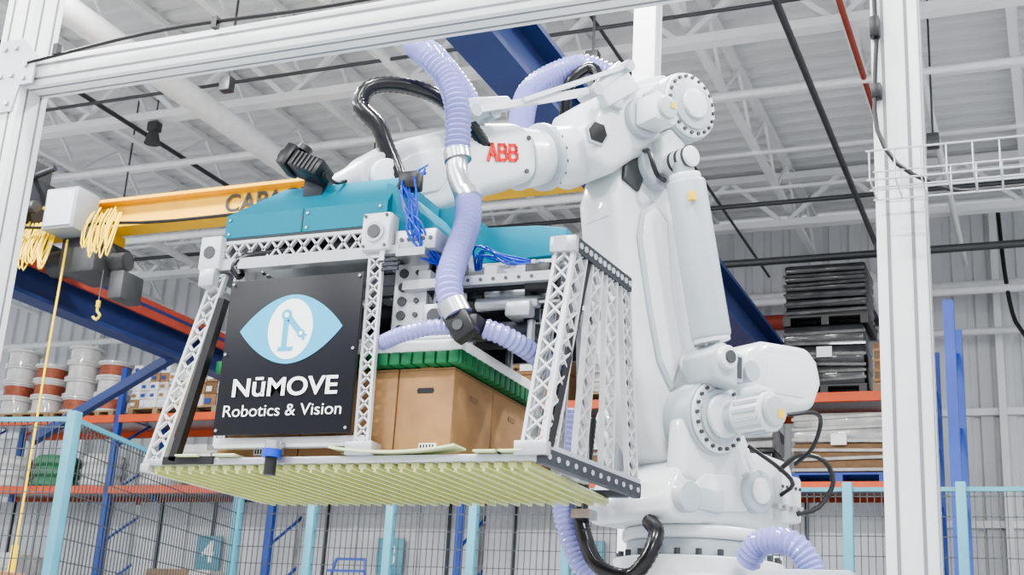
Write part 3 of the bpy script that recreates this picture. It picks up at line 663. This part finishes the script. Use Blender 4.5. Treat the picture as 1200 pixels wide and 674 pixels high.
# vacuum inlet block + hoses
b.box((-1.94,3.92,1.86),(-1.83,4.03,1.94),BLK,.012); b.beam((-1.925,3.92,1.95),(-1.86,3.92,1.85),.09,.06,BLK,Y,.01); b.cyl((-1.89,3.90,1.89),(-1.89,3.885,1.89),.02,CAST,n=14)
b.tube([(-2.26,4.02,1.875),(-2.15,3.96,1.885),(-2.02,3.94,1.90),(-1.93,3.95,1.90)],.028,LIL,14,.08,.010)
b.tube([(-1.83,3.98,1.90),(-1.76,4.03,1.875),(-1.70,4.15,1.84),(-1.68,4.3,1.82)],.036,LIL,14,.08,.011)
b.tube([(-2.9,3.99,2.17),(-2.93,3.99,2.21),(-2.88,4.0,2.25),(-2.7,4.02,2.27)],.020,BLKG,10,.05,.01)
gr=b.done((-2.44,4.42,1.43))
# sign
b=B('company_sign')
b.box((-2.905,3.945,1.528),(-2.318,3.96,2.135),SIGN,.003)
for x in(-2.89,-2.333):
    for z in(1.545,1.84,2.12): b.cyl((x,3.940,z),(x,3.945,z),.006,STEEL,n=10)
for x in(-2.86,-2.36):
    for z in(1.6,2.08): b.cyl((x,3.96,z),(x,4.0,z),.01,STEEL,n=8)
cx,cz=-2.612,1.928
N=28; up=[];lo=[]
for i in range(N+1):
    t=-1+2*i/N; h=.135*(1-abs(t)**1.9)**.95
    up.append((cx+t*.225,cz+h)); lo.append((cx+t*.225,cz-h))
G=lambda a,c,y:(a,y,c)
b.prism(up[1:-1]+[(cx+.225,cz)]+lo[1:-1][::-1]+[(cx-.225,cz)],3.9435,3.9448,LTEAL,G)
circ=[(cx+.098*math.cos(a*math.pi/20),cz+.118*math.sin(a*math.pi/20)) for a in range(40)]
b.prism(circ,3.9425,3.9434,WHITE,G)
def seg(x0,z0,x1,z1,w,m=LTEAL): b.beam((cx+x0,3.9415,cz+z0),(cx+x1,3.9415,cz+z1),w,.0016,m,Y)
b.box((cx-.045,3.9408,cz-.085),(cx+.02,3.9424,cz-.07),LTEAL)
seg(-.020,-.07,-.020,.055,.024); seg(-.020,.055,.05,-.02,.024); seg(.05,-.02,.066,-.045,.010); seg(.05,-.02,.075,-.03,.008)
b.cyl((cx-.02,3.9400,cz+.055),(cx-.02,3.9424,cz+.055),.022,LTEAL,n=20); b.cyl((cx-.02,3.9392,cz+.055),(cx-.02,3.940,cz+.055),.010,WHITE,n=16)
b.cyl((cx+.05,3.9400,cz-.02),(cx+.05,3.9424,cz-.02),.016,LTEAL,n=20); b.cyl((cx+.05,3.9392,cz-.02),(cx+.05,3.940,cz-.02),.008,WHITE,n=16)
sg=b.done((-2.612,3.95,1.83))
R9=(math.pi/2,0,0)
text('brand_text','N\u016bMOVE',(-2.612,3.942,1.702),.096,WHITE,R9,sg,width=.455,bold=.002)
text('tagline_text','Robotics & Vision',(-2.612,3.942,1.615),.064,WHITE,R9,sg,width=.51)
# cartons
def carton(x0,x1,y0,y1,z0,z1):
    b=B('cardboard_box'); b.box((x0,y0,z0),(x1,y1,z1),CARD,.004)
    xm=(x0+x1)/2; b.box((xm-.025,y0-.001,z1),(xm+.025,y1+.001,z1+.001),TAPE)
    b.box((x0+.003,y0-.001,z1-.012),(x1-.003,y0,z1-.008),CARDD); b.box((x1,y0+.003,z1-.012),(x1+.001,y1-.003,z1-.008),CARDD)
    if x1-x0<.3: b.prism([(xm-.03,z1-.095),(xm+.03,z1-.095),(xm+.035,z1-.085),(xm+.03,z1-.075),(xm-.03,z1-.075),(xm-.035,z1-.085)],y0-.002,y0,BLK,lambda a,c,y:(a,y,c))
    ym=(y0+y1)/2; b.prism([(ym-.03,z1-.095),(ym+.03,z1-.095),(ym+.035,z1-.085),(ym+.03,z1-.075),(ym-.03,z1-.075),(ym-.035,z1-.085)],x1,x1+.002,CARDD,lambda a,c,x:(x,a,c))
    b.box((xm-.01,y0-.0015,z0+.02),(xm+.06,y0,z0+.055),WHITE)
    for k in range(5): b.box((xm-.005+.012*k,y0-.0022,z0+.025),(xm+.001+.012*k,y0-.0015,z0+.05),BLK)
    b.done(((x0+x1)/2,(y0+y1)/2,z0))
for x0,x1 in((-2.96,-2.60),(-2.595,-2.20),(-2.195,-1.97)):
    for y0,y1 in((4.06,4.41),(4.415,4.79)): carton(x0,x1,y0,y1,1.451,1.784)
# vision camera on top + sensor below
b=B('machine_vision_camera')
M=Matrix.Translation((-2.665,4.0,2.615))@Matrix.Rotation(math.radians(24),4,'Y')@Matrix.Rotation(math.radians(-12),4,'X')
b.box((-.05,-.05,-.035),(.10,.06,.04),BLK,.008,M)
for k in range(6): b.box((-.03+.02*k,-.055,-.03),(-.022+.02*k,-.05,.035),CAST,0,M)
b.box((-.10,-.055,-.045),(-.05,.06,.055),BLK,.008,M); b.cyl(M@V((-.10,.0,.005)),M@V((-.12,.0,.005)),.038,BLK,n=24); b.cyl(M@V((-.12,.0,.005)),M@V((-.124,.0,.005)),.028,CAST,n=20); b.cyl(M@V((-.05,0,.055)),M@V((-.05,0,.08)),.03,BLK,n=20)
b.cyl(M@V((.10,0,0)),M@V((.112,0,0)),.016,DGR,n=16)
b.tube([M@V((.11,0,0)),M@V((.15,.02,-.01)),(-2.52,4.08,2.57)],.008,BLK,8,0,.02)
b.box((-2.69,4.04,2.50),(-2.60,4.12,2.60),DGR,.005)
b.done((-2.66,4.0,2.60))
b=B('proximity_sensor')
b.box((-2.66,3.95,1.455),(-2.60,3.98,1.50),STEEL,.003); b.cyl((-2.63,3.94,1.47),(-2.63,3.94,1.44),.035,BCAB,n=20); b.cyl((-2.63,3.94,1.44),(-2.63,3.94,1.375),.022,BLK,n=18); b.cyl((-2.63,3.94,1.50),(-2.63,3.94,1.47),.028,STEEL,n=18)
b.done((-2.63,3.95,1.44))

# ------------------------------------------------------------------ camera
f,p,r,t=1500.,math.radians(17.2),math.radians(3.4),math.radians(23.5)
s,c=math.sin,math.cos
Fw=V((-s(t)*c(p),c(t)*c(p),s(p)));R0=V((c(t),s(t),0));U0=V((s(t)*s(p),-c(t)*s(p),c(p)))
Rr=R0*c(r)+U0*s(r);Uu=U0*c(r)-R0*s(r)
cam=bpy.data.cameras.new('camera'); cam.sensor_width=36; cam.lens=45; cam.clip_end=200
cam.dof.use_dof=True; cam.dof.focus_distance=5.2; cam.dof.aperture_fstop=9.0
co=bpy.data.objects.new('camera',cam); bpy.context.collection.objects.link(co)
co.matrix_world=Matrix(((Rr.x,Uu.x,-Fw.x,0),(Rr.y,Uu.y,-Fw.y,0),(Rr.z,Uu.z,-Fw.z,.7),(0,0,0,1)))
bpy.context.scene.camera=co
# ------------------------------------------------------------------ light
w=bpy.data.worlds.new('world'); bpy.context.scene.world=w; w.use_nodes=True
bg=w.node_tree.nodes['Background']; bg.inputs['Color'].default_value=(.90,.95,1,1); bg.inputs['Strength'].default_value=1.45
try: bpy.context.scene.view_settings.look='AgX - Medium High Contrast'
except Exception: pass
